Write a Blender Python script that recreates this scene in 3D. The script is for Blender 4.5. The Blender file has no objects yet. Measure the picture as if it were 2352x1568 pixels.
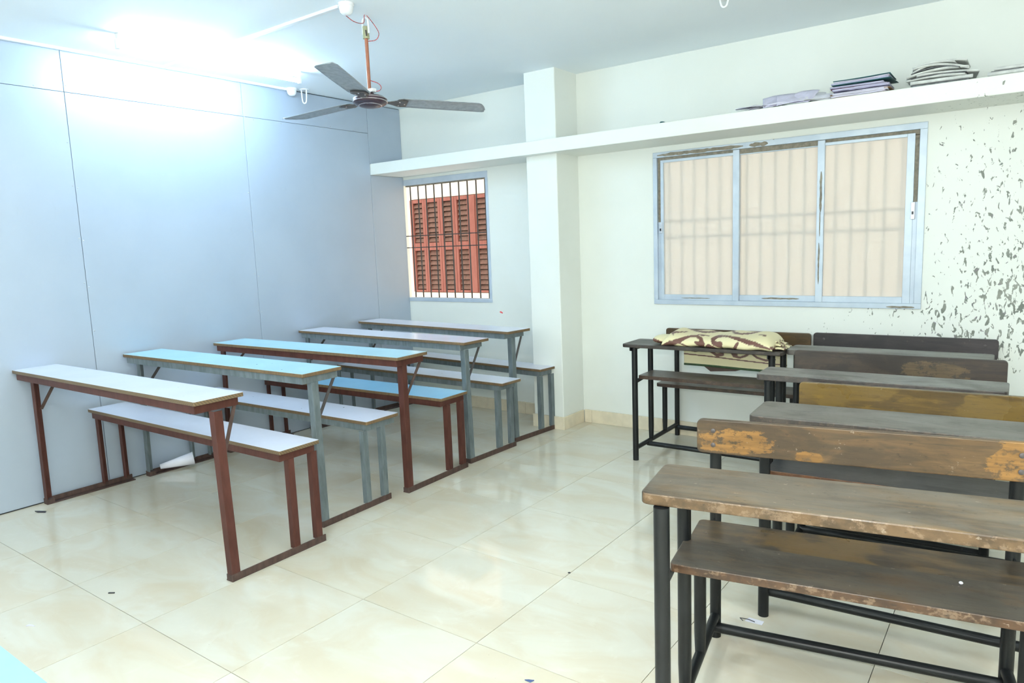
import bpy, bmesh, math, random
from mathutils import Vector, Matrix
random.seed(7)
R = math.radians
sc = bpy.context.scene
col = sc.collection

# ------------------------------------------------------------------ camera
def cam_setup():
    yaw, pitch, roll = -0.6358, 0.1352, -0.0379
    cy, sy, cp, sp = math.cos(yaw), math.sin(yaw), math.cos(pitch), math.sin(pitch)
    f = Vector((sy*cp, cy*cp, -sp)); r = Vector((cy, -sy, 0)); u = r.cross(f)
    c, s = math.cos(roll), math.sin(roll)
    r2 = c*r + s*u; u2 = -s*r + c*u
    cd = bpy.data.cameras.new('camera'); cd.sensor_width = 36; cd.lens = 24.9545; cd.clip_start = 0.02
    co = bpy.data.objects.new('camera', cd); col.objects.link(co)
    m = Matrix((r2, u2, -f)).transposed().to_4x4()
    m.translation = (3.9606, -1.2289, 1.4204)
    co.matrix_world = m
    sc.camera = co
cam_setup()

# ------------------------------------------------------------------ sky, exposure
w = bpy.data.worlds.new('sky'); sc.world = w; w.use_nodes = True
bg = w.node_tree.nodes['Background']
bg.inputs[0].default_value = (1.0, 0.95, 0.88, 1); bg.inputs[1].default_value = 1.75
sc.view_settings.view_transform = 'Standard'; sc.view_settings.look = 'None'
sc.view_settings.exposure = 0.62; sc.view_settings.gamma = 1.0
sc.view_settings.use_curve_mapping = False

# camera flash of the photographer, a hand above the lens
fl = bpy.data.lights.new('flash', 'POINT'); fl.energy = 75; fl.shadow_soft_size = 0.035; fl.color = (1, 0.98, 0.93)
flo = bpy.data.objects.new('flash', fl); col.objects.link(flo); flo.location = (3.96, -1.25, 1.62)

TUBE_VISIBLE = 90.0
TUBE_FILL = 108.0  # strength of the unseen tubes added as fill light

# ------------------------------------------------------------------ measures
XL, YB, ZC = -0.745, 3.565, 2.671
XR, YF = 5.3, -3.8

# ------------------------------------------------------------------ node helpers
class NT:
    def __init__(s, name):
        s.m = bpy.data.materials.new(name); s.m.use_nodes = True
        s.t = s.m.node_tree; s.n = s.t.nodes; s.l = s.t.links
        s.bsdf = s.n['Principled BSDF']; s.out = s.n['Material Output']
        s._obj = None
    def node(s, typ, **kw):
        n = s.n.new(typ)
        for k, v in kw.items(): setattr(n, k, v)
        return n
    def link(s, a, b): s.l.new(a, b)
    def put(s, sock, v):
        if isinstance(v, bpy.types.NodeSocket): s.l.new(v, sock)
        elif isinstance(v, (tuple, list)) and len(v) == 3 and sock.type == 'RGBA': sock.default_value = (*v, 1)
        else: sock.default_value = v
    def obj(s):
        if s._obj is None: s._obj = s.node('ShaderNodeTexCoord')
        return s._obj.outputs['Object']
    def normal(s):
        s.obj(); return s._obj.outputs['Normal']
    def rnd(s): return s.node('ShaderNodeObjectInfo').outputs['Random']
    def mapping(s, v, scale=(1, 1, 1), rot=(0, 0, 0), loc=(0, 0, 0)):
        n = s.node('ShaderNodeMapping'); s.link(v, n.inputs['Vector'])
        n.inputs['Scale'].default_value = scale; n.inputs['Rotation'].default_value = rot
        s.put(n.inputs['Location'], loc); return n.outputs[0]
    def noise(s, vec, scale=5, detail=4, rough=.55, dist=0, col=False):
        n = s.node('ShaderNodeTexNoise'); s.link(vec, n.inputs['Vector'])
        n.inputs['Scale'].default_value = scale; n.inputs['Detail'].default_value = detail
        n.inputs['Roughness'].default_value = rough; n.inputs['Distortion'].default_value = dist
        return n.outputs['Color' if col else 'Fac']
    def ramp(s, v, a, b):
        n = s.node('ShaderNodeMapRange'); n.interpolation_type = 'SMOOTHSTEP'
        s.put(n.inputs[0], v); n.inputs[1].default_value = a; n.inputs[2].default_value = b
        return n.outputs[0]
    def math(s, op, a, b=0.0):
        n = s.node('ShaderNodeMath', operation=op); s.put(n.inputs[0], a); s.put(n.inputs[1], b)
        return n.outputs[0]
    def mix(s, f, a, b):
        n = s.node('ShaderNodeMix', data_type='RGBA'); s.put(n.inputs[0], f); s.put(n.inputs[6], a); s.put(n.inputs[7], b)
        return n.outputs[2]
    def sep(s, v):
        n = s.node('ShaderNodeSeparateXYZ'); s.link(v, n.inputs[0]); return n.outputs
    def bump(s, h, strength=.3, dist=.01):
        n = s.node('ShaderNodeBump'); s.link(h, n.inputs['Height'])
        n.inputs['Strength'].default_value = strength; n.inputs['Distance'].default_value = dist
        s.link(n.outputs[0], s.bsdf.inputs['Normal'])
    def fin(s, color=None, rough=None, metal=None, spec=None):
        if color is not None: s.put(s.bsdf.inputs['Base Color'], color)
        if rough is not None: s.put(s.bsdf.inputs['Roughness'], rough)
        if metal is not None: s.put(s.bsdf.inputs['Metallic'], metal)
        if spec is not None: s.put(s.bsdf.inputs['Specular IOR Level'], spec)
        return s.m

def plain(name, color, rough=.5, metal=0, var=.12, scale=14, spec=.5):
    t = NT(name)
    nz = t.noise(t.obj(), scale, 4)
    c = t.mix(t.ramp(nz, .3, .7), tuple(x*(1-var) for x in color), tuple(min(1, x*(1+var)) for x in color))
    return t.fin(c, rough, metal, spec)

# ------------------------------------------------------------------ materials
M = {}
def mk_tile():
    t = NT('cream_floor_tile')
    off = t.node('ShaderNodeCombineXYZ'); r = t.rnd()
    t.link(t.math('MULTIPLY', r, 37.0), off.inputs[0]); t.link(t.math('MULTIPLY', r, 91.0), off.inputs[1])
    add = t.node('ShaderNodeVectorMath', operation='ADD'); t.link(t.obj(), add.inputs[0]); t.link(off.outputs[0], add.inputs[1])
    v = add.outputs[0]
    sw = t.mapping(v, (1, 2.2, 1), (0, 0, R(35)))
    a = t.ramp(t.noise(sw, 2.0, 5, .55, 1.2), .35, .68)
    base = t.mix(a, (.69, .665, .56), (.655, .59, .455))
    base = t.mix(t.math('MULTIPLY', t.ramp(t.noise(v, 5, 6, .6, 2), .55, .75), .35), base, (.76, .75, .66))
    d = t.ramp(t.noise(v, 60, 3, .6), .735, .765)
    base = t.mix(t.math('MULTIPLY', d, .6), base, (.30, .25, .18))
    return t.fin(base, t.math('ADD', t.math('MULTIPLY', t.noise(v, 9, 4), .05), .055), 0, .5)
M['tile'] = mk_tile()
M['grout'] = plain('tile_joint_grout', (.05, .042, .034), .9)
M['skirting'] = plain('cream_skirting_tile', (.74, .66, .50), .22, 0, .08, 9)

def mk_wall(peel=False):
    t = NT('cream_wall_paint' + ('_flaking' if peel else ''))
    o = t.obj()
    base = t.mix(t.ramp(t.noise(o, 1.3, 4), .35, .65), (.79, .82, .765), (.82, .85, .80))
    h = t.noise(o, 60, 3)
    if peel:
        x, y, z = t.sep(o)
        edge = t.math('ADD', t.math('MULTIPLY', z, .52), 2.60)     # x of the damp front at height z
        wob = t.math('MULTIPLY', t.math('SUBTRACT', t.noise(o, 2.2, 3), .5), .45)
        d = t.math('ADD', t.math('SUBTRACT', x, edge), wob)
        dens = t.ramp(d, -.30, .95)
        low = t.math('MULTIPLY', t.ramp(z, .45, .8), t.ramp(z, 2.175, 2.10))
        dens = t.math('MULTIPLY', dens, low)
        v = t.mapping(o, (1.0, 1, .48), (0, R(-40), 0))
        n1 = t.noise(v, 44, 4, .55, .7)
        n2 = t.noise(v, 13, 2, .5, .4)
        n = t.math('ADD', t.math('MULTIPLY', n1, .88), t.math('MULTIPLY', n2, .12))
        thr = t.math('SUBTRACT', .65, t.math('MULTIPLY', dens, .118))
        k = t.math('MULTIPLY', t.ramp(t.math('SUBTRACT', n, thr), .0, .018), t.ramp(dens, .01, .06))
        pc = t.mix(t.ramp(t.noise(o, 11, 3), .35, .65), (.16, .18, .155), (.27, .285, .245))
        pc = t.mix(t.ramp(t.noise(o, 30, 2), .55, .7), pc, (.22, .20, .22))
        base = t.mix(k, base, pc)
        h = t.math('SUBTRACT', t.math('MULTIPLY', h, .15), k)
        t.bump(h, .35, .003)
    else:
        t.bump(h, .08, .002)
    return t.fin(base, .48)
M['wall'] = mk_wall(); M['wall_peel'] = mk_wall(True)
M['ceiling'] = plain('white_ceiling_paint', (.88, .95, 1.0), .7, 0, .01, 2)
def mk_panel():
    t = NT('blue_grey_sheet_panel'); o = t.obj()
    c = t.mix(t.ramp(t.noise(o, 1.6, 4), .3, .7), (.425, .495, .59), (.46, .53, .625))
    st = t.ramp(t.noise(t.mapping(o, (1, 1, .25)), 26, 4, .6), .66, .8)
    c = t.mix(t.math('MULTIPLY', st, .10), c, (.25, .30, .36))
    return t.fin(c, .42, .25, .5)
M['panel'] = mk_panel()
M['dark_gap'] = plain('panel_joint_shadow_gap', (.05, .07, .09), .8)
M['white_plastic'] = plain('white_plastic', (.82, .84, .86), .35, 0, .02)
M['screw'] = plain('zinc_screw', (.55, .58, .62), .35, .8)

def mk_emit(name, colr, strength):
    t = NT(name); t.fin((.9, .9, .9), .3)
    t.bsdf.inputs['Emission Color'].default_value = (*colr, 1); t.bsdf.inputs['Emission Strength'].default_value = strength
    return t.m
M['tube_on'] = mk_emit('lit_tube_cool', (.54, .78, 1.0), TUBE_VISIBLE)
M['tube_fill'] = mk_emit('fill_tube_white', (.91, .985, 1.0), TUBE_FILL)  # for the added fill tubes out of view

def mk_lam(name, c):
    t = NT(name); o = t.obj()
    cc = t.mix(t.ramp(t.noise(o, 2.5, 5), .35, .7), c, tuple(x*.93 for x in c))
    sm = t.ramp(t.noise(t.mapping(o, (.5, 3, 1)), 14, 4, .6), .62, .78)
    cc = t.mix(t.math('MULTIPLY', sm, .16), cc, tuple(x*.6 for x in c))
    sp = t.ramp(t.noise(o, 38, 1), .80, .82)
    cc = t.mix(sp, cc, (.10, .09, .12))
    return t.fin(cc, .2, 0, .5)
M['lam_white'] = mk_lam('white_laminate', (.78, .81, .93))
M['lam_cyan'] = mk_lam('pale_cyan_laminate', (.46, .80, .92))
M['lam_blue'] = mk_lam('light_blue_laminate', (.30, .64, .88))
def mk_chip():
    t = NT('raw_chipboard_edge'); o = t.obj()
    c = t.mix(t.noise(t.mapping(o, (3, 3, 1)), 40, 4), (.065, .042, .022), (.23, .145, .065))
    return t.fin(c, .7)
M['chip'] = mk_chip()
def mk_chip2():
    t = NT('ribbed_edge_band'); o = t.obj()
    x, y, z = t.sep(o)
    s = t.math('SINE', t.math('MULTIPLY', t.math('ADD', t.math('ADD', x, y), t.math('MULTIPLY', z, .9)), 420.0))
    zz = t.math('SINE', t.math('MULTIPLY', z, 330.0))
    c = t.mix(t.ramp(s, -.2, .6), (.075, .050, .024), (.165, .105, .046))
    c = t.mix(t.math('MULTIPLY', t.noise(o, 9, 4), .5), c, (.20, .15, .09))
    return t.fin(c, .55)
M['chip_rib'] = mk_chip2()
def mk_metal(name, c1, c2, rough, metal, rust=(.10, .05, .03), rthr=.64, spec=.25):
    t = NT(name); o = t.obj()
    c = t.mix(t.ramp(t.noise(t.mapping(o, (3, 3, .7)), 12, 5, .6), .3, .7), c1, c2)
    k = t.ramp(t.noise(o, 24, 5, .65), rthr, rthr + .12)
    c = t.mix(t.math('MULTIPLY', k, .7), c, rust)
    return t.fin(c, rough, metal, spec)
M['rust'] = mk_metal('rust_brown_painted_angle_iron', (.062, .021, .015), (.088, .031, .023), .5, 0, (.055, .032, .026))
M['rust_dark'] = mk_metal('dark_rusty_flat_iron', (.065, .042, .036), (.105, .066, .055), .6, .1, (.04, .028, .025))
M['steel'] = mk_metal('dull_galvanised_angle_iron', (.125, .155, .165), (.195, .23, .245), .45, .35, (.10, .075, .06), .66)
def mk_black():
    t = NT('black_painted_steel_tube'); o = t.obj()
    c = t.mix(t.ramp(t.noise(o, 8, 4), .3, .7), (.004, .005, .006), (.009, .011, .0125))
    k = t.ramp(t.noise(t.mapping(o, (1, 1, .3)), 60, 4, .65), .66, .78)
    c = t.mix(t.math('MULTIPLY', k, .5), c, (.10, .085, .07))
    h = t.noise(o, 120, 3); t.bump(h, .15, .002)
    return t.fin(c, .36, 0, .35)
M['black'] = mk_black()

def mk_wood(name, base, dark, patch=None, pthr=.6, pscale=3.2, dust=.55, dustc=(.27, .25, .22), edge=None, seed=0.0, rough=.33, chips=.5, spots=None, spotc=None):
    t = NT(name); o = t.mapping(t.obj(), (1, 1, 1), (0, 0, 0), (seed*3.1, seed*1.7, seed))
    dk = lambda c: tuple(v*.62 for v in c) if c else c
    base, dark, patch, dustc, edge = dk(base), tuple(v*.82 for v in dk(dark)), dk(patch), dk(dustc), dk(edge)
    g = t.mapping(o, (1.2, 14, 14))
    n1 = t.noise(g, 3.2, 6, .62, .6)
    sc_ = lambda c, k: tuple(v*k for v in c)
    c = t.mix(t.ramp(n1, .36, .66), base, dark)
    gold = t.ramp(t.noise(t.mapping(o, (.9, 3.0, 3.0)), 3.6, 6, .62, .7), .54, .62)
    c = t.mix(t.math('MULTIPLY', gold, .6), c, sc_(base, 1.45))
    blot = t.ramp(t.noise(t.mapping(o, (.8, 2.2, 2.2), (0, 0, 0), (5, 3, 1)), 3.0, 6, .62, .8), .47, .60)
    c = t.mix(t.math('MULTIPLY', blot, .85), c, sc_(dark, .8))
    if patch:
        k = t.ramp(t.noise(t.mapping(o, (1.0, 1.6, 1.6)), pscale, 5, .5, .5), pthr, pthr + .035)
        pn = t.mix(t.noise(g, 6, 4), patch, tuple(x*.7 for x in patch))
        c = t.mix(k, c, pn)
    if spots:
        ob = t.obj(); X, Y, Z = t.sep(ob)
        wob = t.math('MULTIPLY', t.math('SUBTRACT', t.noise(t.mapping(ob, (1.4, 1.4, 3)), 11, 6, .65), .5), 2.6)
        tot = None
        for cx, cz, rx, rz in spots:
            e = t.math('ADD', t.math('POWER', t.math('ABSOLUTE', t.math('DIVIDE', t.math('SUBTRACT', X, cx), rx)), 2.0), t.math('POWER', t.math('ABSOLUTE', t.math('DIVIDE', t.math('SUBTRACT', Z, cz), rz)), 2.0))
            k = t.ramp(t.math('ADD', e, wob), 1.12, 1.0)
            tot = k if tot is None else t.math('MAXIMUM', tot, k)
        pn = t.mix(t.ramp(t.noise(g, 5, 5), .3, .7), dk(spotc), tuple(v*.62 for v in dk(spotc)))
        tot = t.math('MULTIPLY', tot, t.ramp(t.noise(t.mapping(ob, (1, 1, 1.5)), 26, 5, .65), .62, .50))
        c = t.mix(tot, c, pn)
    fine = t.ramp(t.noise(t.mapping(o, (1.5, 40, 40)), 9, 4, .65), .56, .68)
    c = t.mix(t.math('MULTIPLY', fine, .5), c, sc_(dark, .45))
    nx, ny, nz = t.sep(t.normal())
    up = t.ramp(nz, .6, .95)
    dn = t.ramp(t.noise(t.mapping(o, (1, 2.5, 1)), 3.4, 6, .68, .6), .34, .60)
    c = t.mix(t.math('MULTIPLY', t.math('MULTIPLY', up, dn), dust), c, dustc)
    front = t.math('MULTIPLY', t.ramp(t.math('MULTIPLY', ny, -1.0), .5, .9), 1.0)
    if edge:
        en = t.mix(t.ramp(t.noise(t.mapping(o, (3, 8, 4)), 5, 5, .65), .35, .65), edge, tuple(x*.45 for x in edge))
        c = t.mix(front, c, en)
    pit = t.ramp(t.noise(t.mapping(o, (.5, 1, 1)), 75, 4, .7), .62, .68)
    c = t.mix(t.math('MULTIPLY', pit, .65), c, sc_(dark, .4))
    if edge:
        sf = t.ramp(t.noise(t.mapping(o, (1, 1, 1.2)), 30, 6, .72), .50, .60)
        c = t.mix(t.math('MULTIPLY', t.math('MULTIPLY', front, sf), .42*min(1, chips*2)), c, (.27, .19, .125))
    ch = t.ramp(t.noise(t.mapping(o, (.7, 1.0, .8)), 40, 6, .75), .64, .68)
    c = t.mix(t.math('MULTIPLY', ch, chips), c, (.40, .34, .27))
    t.bump(t.math('ADD', n1, t.math('MULTIPLY', fine, -.5)), .12, .004)
    rg = t.math('ADD', t.math('MULTIPLY', t.noise(o, 6, 3), .35), rough - .1)
    return t.fin(c, rg, 0, .5)
W = {}
W['A_top'] = mk_wood('worn_grey_brown_desktop', (.20, .125, .055), (.115, .080, .048), (.26, .145, .05), .58, 3, .62, (.21, .185, .145), (.17, .10, .045), 1.0, .36, chips=.45)
W['A_shelf'] = mk_wood('dusty_dark_brown_shelf', (.12, .085, .050), (.075, .06, .045), (.17, .105, .05), .58, 3, .6, (.145, .135, .112), (.115, .055, .024), 2.0, .36)
W['A_seat'] = mk_wood('glossy_dark_brown_seat', (.15, .09, .034), (.055, .04, .026), (.20, .115, .03), .57, 2.6, .25, (.13, .11, .085), (.17, .08, .03), 3.3, .26, chips=.1)
W['A_back'] = mk_wood('orange_worn_brown_backrest', (.175, .10, .040), (.115, .072, .036), None, .585, 2.7, .2, (.22, .18, .13), None, 4.6, .34, chips=.4, spots=[(.07, .735, .13, .042), (.30, .703, .045, .022), (.87, .74, .08, .07)], spotc=(.40, .20, .05))
W['B_top'] = mk_wood('grey_weathered_desktop', (.17, .15, .125), (.12, .105, .09), None, .6, 3, .75, (.25, .235, .205), (.11, .09, .075), 5.0, .4, chips=.2)
W['B_shelf'] = mk_wood('dark_grey_shelf_with_reddish_edge', (.09, .085, .08), (.06, .06, .06), None, .6, 3, .6, (.10, .105, .11), (.21, .075, .022), 6.0, .35, chips=.2)
W['B_back'] = mk_wood('mustard_varnished_backrest', (.23, .135, .022), (.15, .085, .018), (.25, .15, .03), .6, 3, .2, (.2, .17, .1), None, 7.0, .25, chips=.25)
W['C_top'] = mk_wood('ash_grey_desktop', (.18, .165, .145), (.13, .12, .105), None, .6, 3, .75, (.36, .355, .325), (.12, .10, .09), 8.0, .38, chips=.1)
W['C_back'] = mk_wood('dark_brown_backrest_with_pale_patch', (.085, .058, .042), (.055, .042, .036), None, .60, 2.6, .2, (.2, .17, .14), None, 9.2, .3, chips=.2, spots=[(.62, .72, .15, .05)], spotc=(.20, .135, .07))
W['D_top'] = mk_wood('pale_grey_desktop', (.19, .18, .155), (.14, .13, .115), None, .6, 3, .75, (.38, .375, .335), (.15, .13, .11), 10.0, .4, chips=.1)
W['D_back'] = mk_wood('blackish_purple_brown_backrest', (.055, .042, .045), (.036, .030, .034), None, .6, 3, .2, (.15, .13, .13), None, 11.0, .33, chips=.1)
W['E_top'] = mk_wood('dark_grey_brown_desktop', (.12, .10, .085), (.08, .07, .06), None, .6, 3, .7, (.22, .205, .18), (.07, .055, .045), 12.0, .38, chips=.1)
W['E_shelf'] = mk_wood('brown_shelf_board', (.13, .085, .055), (.085, .06, .042), None, .6, 3, .6, (.20, .17, .14), (.10, .055, .035), 13.0, .3, chips=.1)
W['E_back'] = mk_wood('chestnut_brown_backrest', (.17, .095, .035), (.12, .07, .03), None, .6, 3, .2, (.2, .17, .1), None, 14.0, .28, chips=.1)
M['bolt'] = plain('dull_iron_bolt', (.09, .08, .08), .5, .6)

def mk_alu(name, flake):
    t = NT(name); o = t.obj()
    c = t.mix(t.ramp(t.noise(o, 7, 5), .3, .7), (.47, .55, .645), (.56, .635, .72))
    k = t.ramp(t.noise(t.mapping(o, (1, 1, 1)), 13, 6, .7, .6), flake, flake + .03)
    c = t.mix(k, c, (.21, .185, .145))
    h = t.math('SUBTRACT', 1.0, k); t.bump(h, .4, .002)
    return t.fin(c, .38, .2)
M['alu'] = mk_alu('grey_blue_window_paint', .74)
M['alu_flake'] = mk_alu('flaking_window_paint', .70)
M['putty'] = plain('bare_brown_grey_metal', (.23, .205, .16), .7, 0, .25, 40)
M['grille'] = plain('dark_brown_grille_bar', (.055, .042, .036), .5)
M['outbar'] = plain('outside_grille_bar', (.05, .05, .05), .6)
M['latch'] = plain('latch_aluminium', (.52, .56, .62), .35, .5)
def mk_frost():
    t = NT('frosted_beige_glass')
    t.fin((.95, .925, .89), .4)
    t.bsdf.inputs['Transmission Weight'].default_value = 1.0; t.bsdf.inputs['IOR'].default_value = 1.3
    d = t.node('ShaderNodeBsdfDiffuse'); d.inputs[0].default_value = (.86, .83, .785, 1)
    ms = t.node('ShaderNodeMixShader')
    o = t.obj(); ms.inputs[0].default_value = .5
    t.link(t.bsdf.outputs[0], ms.inputs[1]); t.link(d.outputs[0], ms.inputs[2]); t.link(ms.outputs[0], t.out.inputs[0])
    return t.m
M['frost'] = mk_frost()
M['plaster_out'] = plain('beige_outside_plaster', (.80, .71, .60), .8, 0, .05, 3)
M['shutter'] = mk_metal('faded_red_shutter_paint', (.245, .085, .066), (.29, .11, .085), .6, 0, (.20, .12, .085), .68)
M['slat'] = mk_metal('dusty_red_brown_slat', (.165, .092, .072), (.215, .125, .098), .7, 0, (.12, .09, .07), .55)
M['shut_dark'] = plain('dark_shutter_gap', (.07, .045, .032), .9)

M['fan_blade'] = mk_metal('dusty_grey_fan_blade', (.27, .30, .335), (.38, .415, .45), .45, .2, (.09, .085, .085), .66)
M['fan_iron'] = plain('dark_fan_bracket', (.085, .075, .075), .45, .4)
M['fan_motor'] = plain('maroon_brown_fan_motor', (.06, .036, .05), .25, .3)
M['fan_ring'] = plain('silver_trim_ring', (.6, .55, .55), .25, .9)
M['rod'] = plain('copper_brown_down_rod', (.36, .135, .075), .4, .1)
M['sleeve'] = plain('brassy_green_clamp', (.42, .42, .26), .4, .5)
M['wire'] = plain('red_black_twin_wire', (.40, .05, .05), .5, 0, .9, 160)
M['paper'] = plain('white_paper', (.80, .80, .88), .7, 0, .03)
M['paper_lilac'] = plain('lilac_white_paper', (.70, .68, .84), .7, 0, .08, 20)
M['paper_grey'] = plain('greyish_newsprint', (.64, .66, .64), .8, 0, .12, 30)
def mk_wad(name, a, b):
    t = NT(name); o = t.obj()
    c = t.mix(t.ramp(t.noise(t.mapping(o, (2, 2, 260)), 3, 4, .7), .38, .60), b, a)
    return t.fin(c, .8)
M['wad'] = mk_wad('wad_of_white_sheets', (.80, .79, .90), (.30, .26, .38)); M['wad2'] = mk_wad('wad_of_lilac_sheets', (.62, .62, .80), (.22, .20, .32))
M['paper_shadow'] = plain('newsprint_shadow_dark', (.16, .17, .18), .8, 0, .4, 40)  # darkened newsprint: shade between stacked papers put into the colour
M['folder_green'] = plain('dark_green_folder_cover', (.02, .10, .11), .5)
M['folder_brown'] = plain('brown_folder_cover', (.27, .16, .08), .6)
M['folder_maroon'] = plain('maroon_folder_cover', (.16, .06, .09), .6)
M['black_scrap'] = plain('black_plastic_scrap', (.02, .02, .03), .4)
M['red_scrap'] = plain('red_sticker', (.75, .09, .10), .5)
M['blue_scrap'] = plain('blue_wrapper_scrap', (.06, .10, .25), .35)
M['green_bind'] = plain('dark_green_binding', (.035, .075, .03), .7, 0, .3, 60)
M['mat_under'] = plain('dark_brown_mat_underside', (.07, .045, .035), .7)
def mk_mat():
    t = NT('woven_plastic_mat')
    a = t.node('ShaderNodeAttribute', attribute_name='pattern')
    x, y, z = t.sep(t.obj())
    s = t.math('SINE', t.math('MULTIPLY', t.math('ADD', t.math('MULTIPLY', x, .55), t.math('ADD', y, z)), 1050.0))
    c = t.mix(t.math('MULTIPLY', t.ramp(s, -.3, .8), .18), a.outputs['Color'], (.50, .46, .22))
    t.bump(s, .25, .002)
    return t.fin(c, .38)
M['mat'] = mk_mat()

# ------------------------------------------------------------------ object helpers
def link(name, me, mat=None, parent=None):
    if mat: me.materials.append(mat)
    o = bpy.data.objects.new(name, me); col.objects.link(o)
    if parent: o.parent = parent
    return o
def tag(o, label, cat, group=None):
    o['label'] = label; o['category'] = cat
    if group: o['group'] = group
    return o
def struct(o): o['kind'] = 'structure'; return o
def thing(name, label, cat, loc=(0, 0, 0), rz=0, group=None):
    o = bpy.data.objects.new(name, None); col.objects.link(o); o.empty_display_size = .1
    o.location = loc; o.rotation_euler = (0, 0, rz); return tag(o, label, cat, group)

class MB:
    def __init__(s): s.b = bmesh.new()
    def box(s, x0, y0, z0, x1, y1, z1):
        v = [s.b.verts.new((x, y, z)) for z in (z0, z1) for x, y in ((x0, y0), (x1, y0), (x1, y1), (x0, y1))]
        for f in ((3, 2, 1, 0), (4, 5, 6, 7), (0, 1, 5, 4), (1, 2, 6, 5), (2, 3, 7, 6), (3, 0, 4, 7)): s.b.faces.new([v[i] for i in f])
        return s
    def prism(s, outline, axis, a, b):
        def P(p, t):
            return {'x': (t, p[0], p[1]), 'y': (p[0], t, p[1]), 'z': (p[0], p[1], t)}[axis]
        A = [s.b.verts.new(P(p, a)) for p in outline]; B = [s.b.verts.new(P(p, b)) for p in outline]
        n = len(outline)
        s.b.faces.new(A[::-1]); s.b.faces.new(B)
        for i in range(n): s.b.faces.new((A[i], A[(i+1) % n], B[(i+1) % n], B[i]))
        return s
    def plate(s, u0, v0, u1, v1, axis, a, b, r=.02, seg=4):
        o = []
        for cx, cy, a0 in ((u1-r, v1-r, 0), (u0+r, v1-r, 90), (u0+r, v0+r, 180), (u1-r, v0+r, 270)):
            for i in range(seg+1):
                t = R(a0 + 90*i/seg); o.append((cx + r*math.cos(t), cy + r*math.sin(t)))
        return s.prism(o, axis, a, b)
    def tube(s, pts, r, seg=12, cap=True):
        pts = [Vector(p) for p in pts]; rr = r if isinstance(r, (list, tuple)) else [r]*len(pts)
        rings = []; n0 = None
        for i, p in enumerate(pts):
            d = (pts[min(i+1, len(pts)-1)] - pts[max(i-1, 0)]).normalized()
            if n0 is None:
                n0 = d.orthogonal().normalized()
            else:
                n0 = (n0 - d*n0.dot(d)).normalized()
            b = d.cross(n0)
            rings.append([s.b.verts.new(p + rr[i]*(math.cos(2*math.pi*k/seg)*n0 + math.sin(2*math.pi*k/seg)*b)) for k in range(seg)])
        for A, B in zip(rings, rings[1:]):
            for k in range(seg): s.b.faces.new((A[k], A[(k+1) % seg], B[(k+1) % seg], B[k]))
        if cap: s.b.faces.new(rings[0][::-1]); s.b.faces.new(rings[-1])
        return s
    def lathe(s, prof, c=(0, 0, 0), seg=32):
        rings = []
        for r, z in prof:
            rings.append([s.b.verts.new((c[0]+max(r, 1e-4)*math.cos(2*math.pi*k/seg), c[1]+max(r, 1e-4)*math.sin(2*math.pi*k/seg), c[2]+z)) for k in range(seg)])
        for A, B in zip(rings, rings[1:]):
            for k in range(seg): s.b.faces.new((A[k], A[(k+1) % seg], B[(k+1) % seg], B[k]))
        s.b.faces.new(rings[0][::-1]); s.b.faces.new(rings[-1])
        return s
    def grid(s, f, nu, nv, close=False):
        V = [[s.b.verts.new(f(i/nu, j/nv)) for j in range(nv+1)] for i in range(nu+1)]
        for i in range(nu):
            for j in range(nv): s.b.faces.new((V[i][j], V[i+1][j], V[i+1][j+1], V[i][j+1]))
        return s
    def build(s, name, mat, parent=None, bevel=0, bseg=2, smooth=False, solid=0):
        b = s.b
        bmesh.ops.recalc_face_normals(b, faces=b.faces[:])
        if bevel:
            es = [e for e in b.edges if len(e.link_faces) == 2 and e.calc_face_angle(0) > .6]
            bmesh.ops.bevel(b, geom=es, offset=bevel, segments=bseg, affect='EDGES', profile=.5)
        me = bpy.data.meshes.new(name); b.to_mesh(me); b.free()
        if smooth:
            me.polygons.foreach_set('use_smooth', [True]*len(me.polygons))
            me.set_sharp_from_angle(angle=R(35))
        o = link(name, me, mat, parent)
        if solid:
            md = o.modifiers.new('thickness', 'SOLIDIFY'); md.thickness = solid; md.offset = 0
        return o

# ------------------------------------------------------------------ floor
floor = struct(MB().box(XL-.06, YF, -.12, XR, YB+.2, -.008).build('floor', M['grout']))
tile_me = None
def tiles():
    global tile_me
    g = .0013
    for i in range(-2, 9):
        for j in range(-7, 6):
            x0, x1 = max(i*.6, XL), min(i*.6+.6, XR); y0, y1 = max(j*.6, YF), min(j*.6+.6, YB)
            if x1-x0 < .03 or y1-y0 < .01: continue
            full = abs(x1-x0-.6) < 1e-6 and abs(y1-y0-.6) < 1e-6
            if full and tile_me:
                o = bpy.data.objects.new('tile', tile_me); col.objects.link(o); o.parent = floor
            else:
                hx, hy = (x1-x0)/2, (y1-y0)/2
                o = MB().box(-hx+g, -hy+g, -.008, hx-g, hy-g, 0).build('tile', M['tile'], floor)
                if full: tile_me = o.data
            o.location = ((x0+x1)/2, (y0+y1)/2, random.uniform(-.0003, 0))
            o.rotation_euler = (random.uniform(-.0006, .0006), random.uniform(-.0006, .0006), 0)
tiles()

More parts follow.
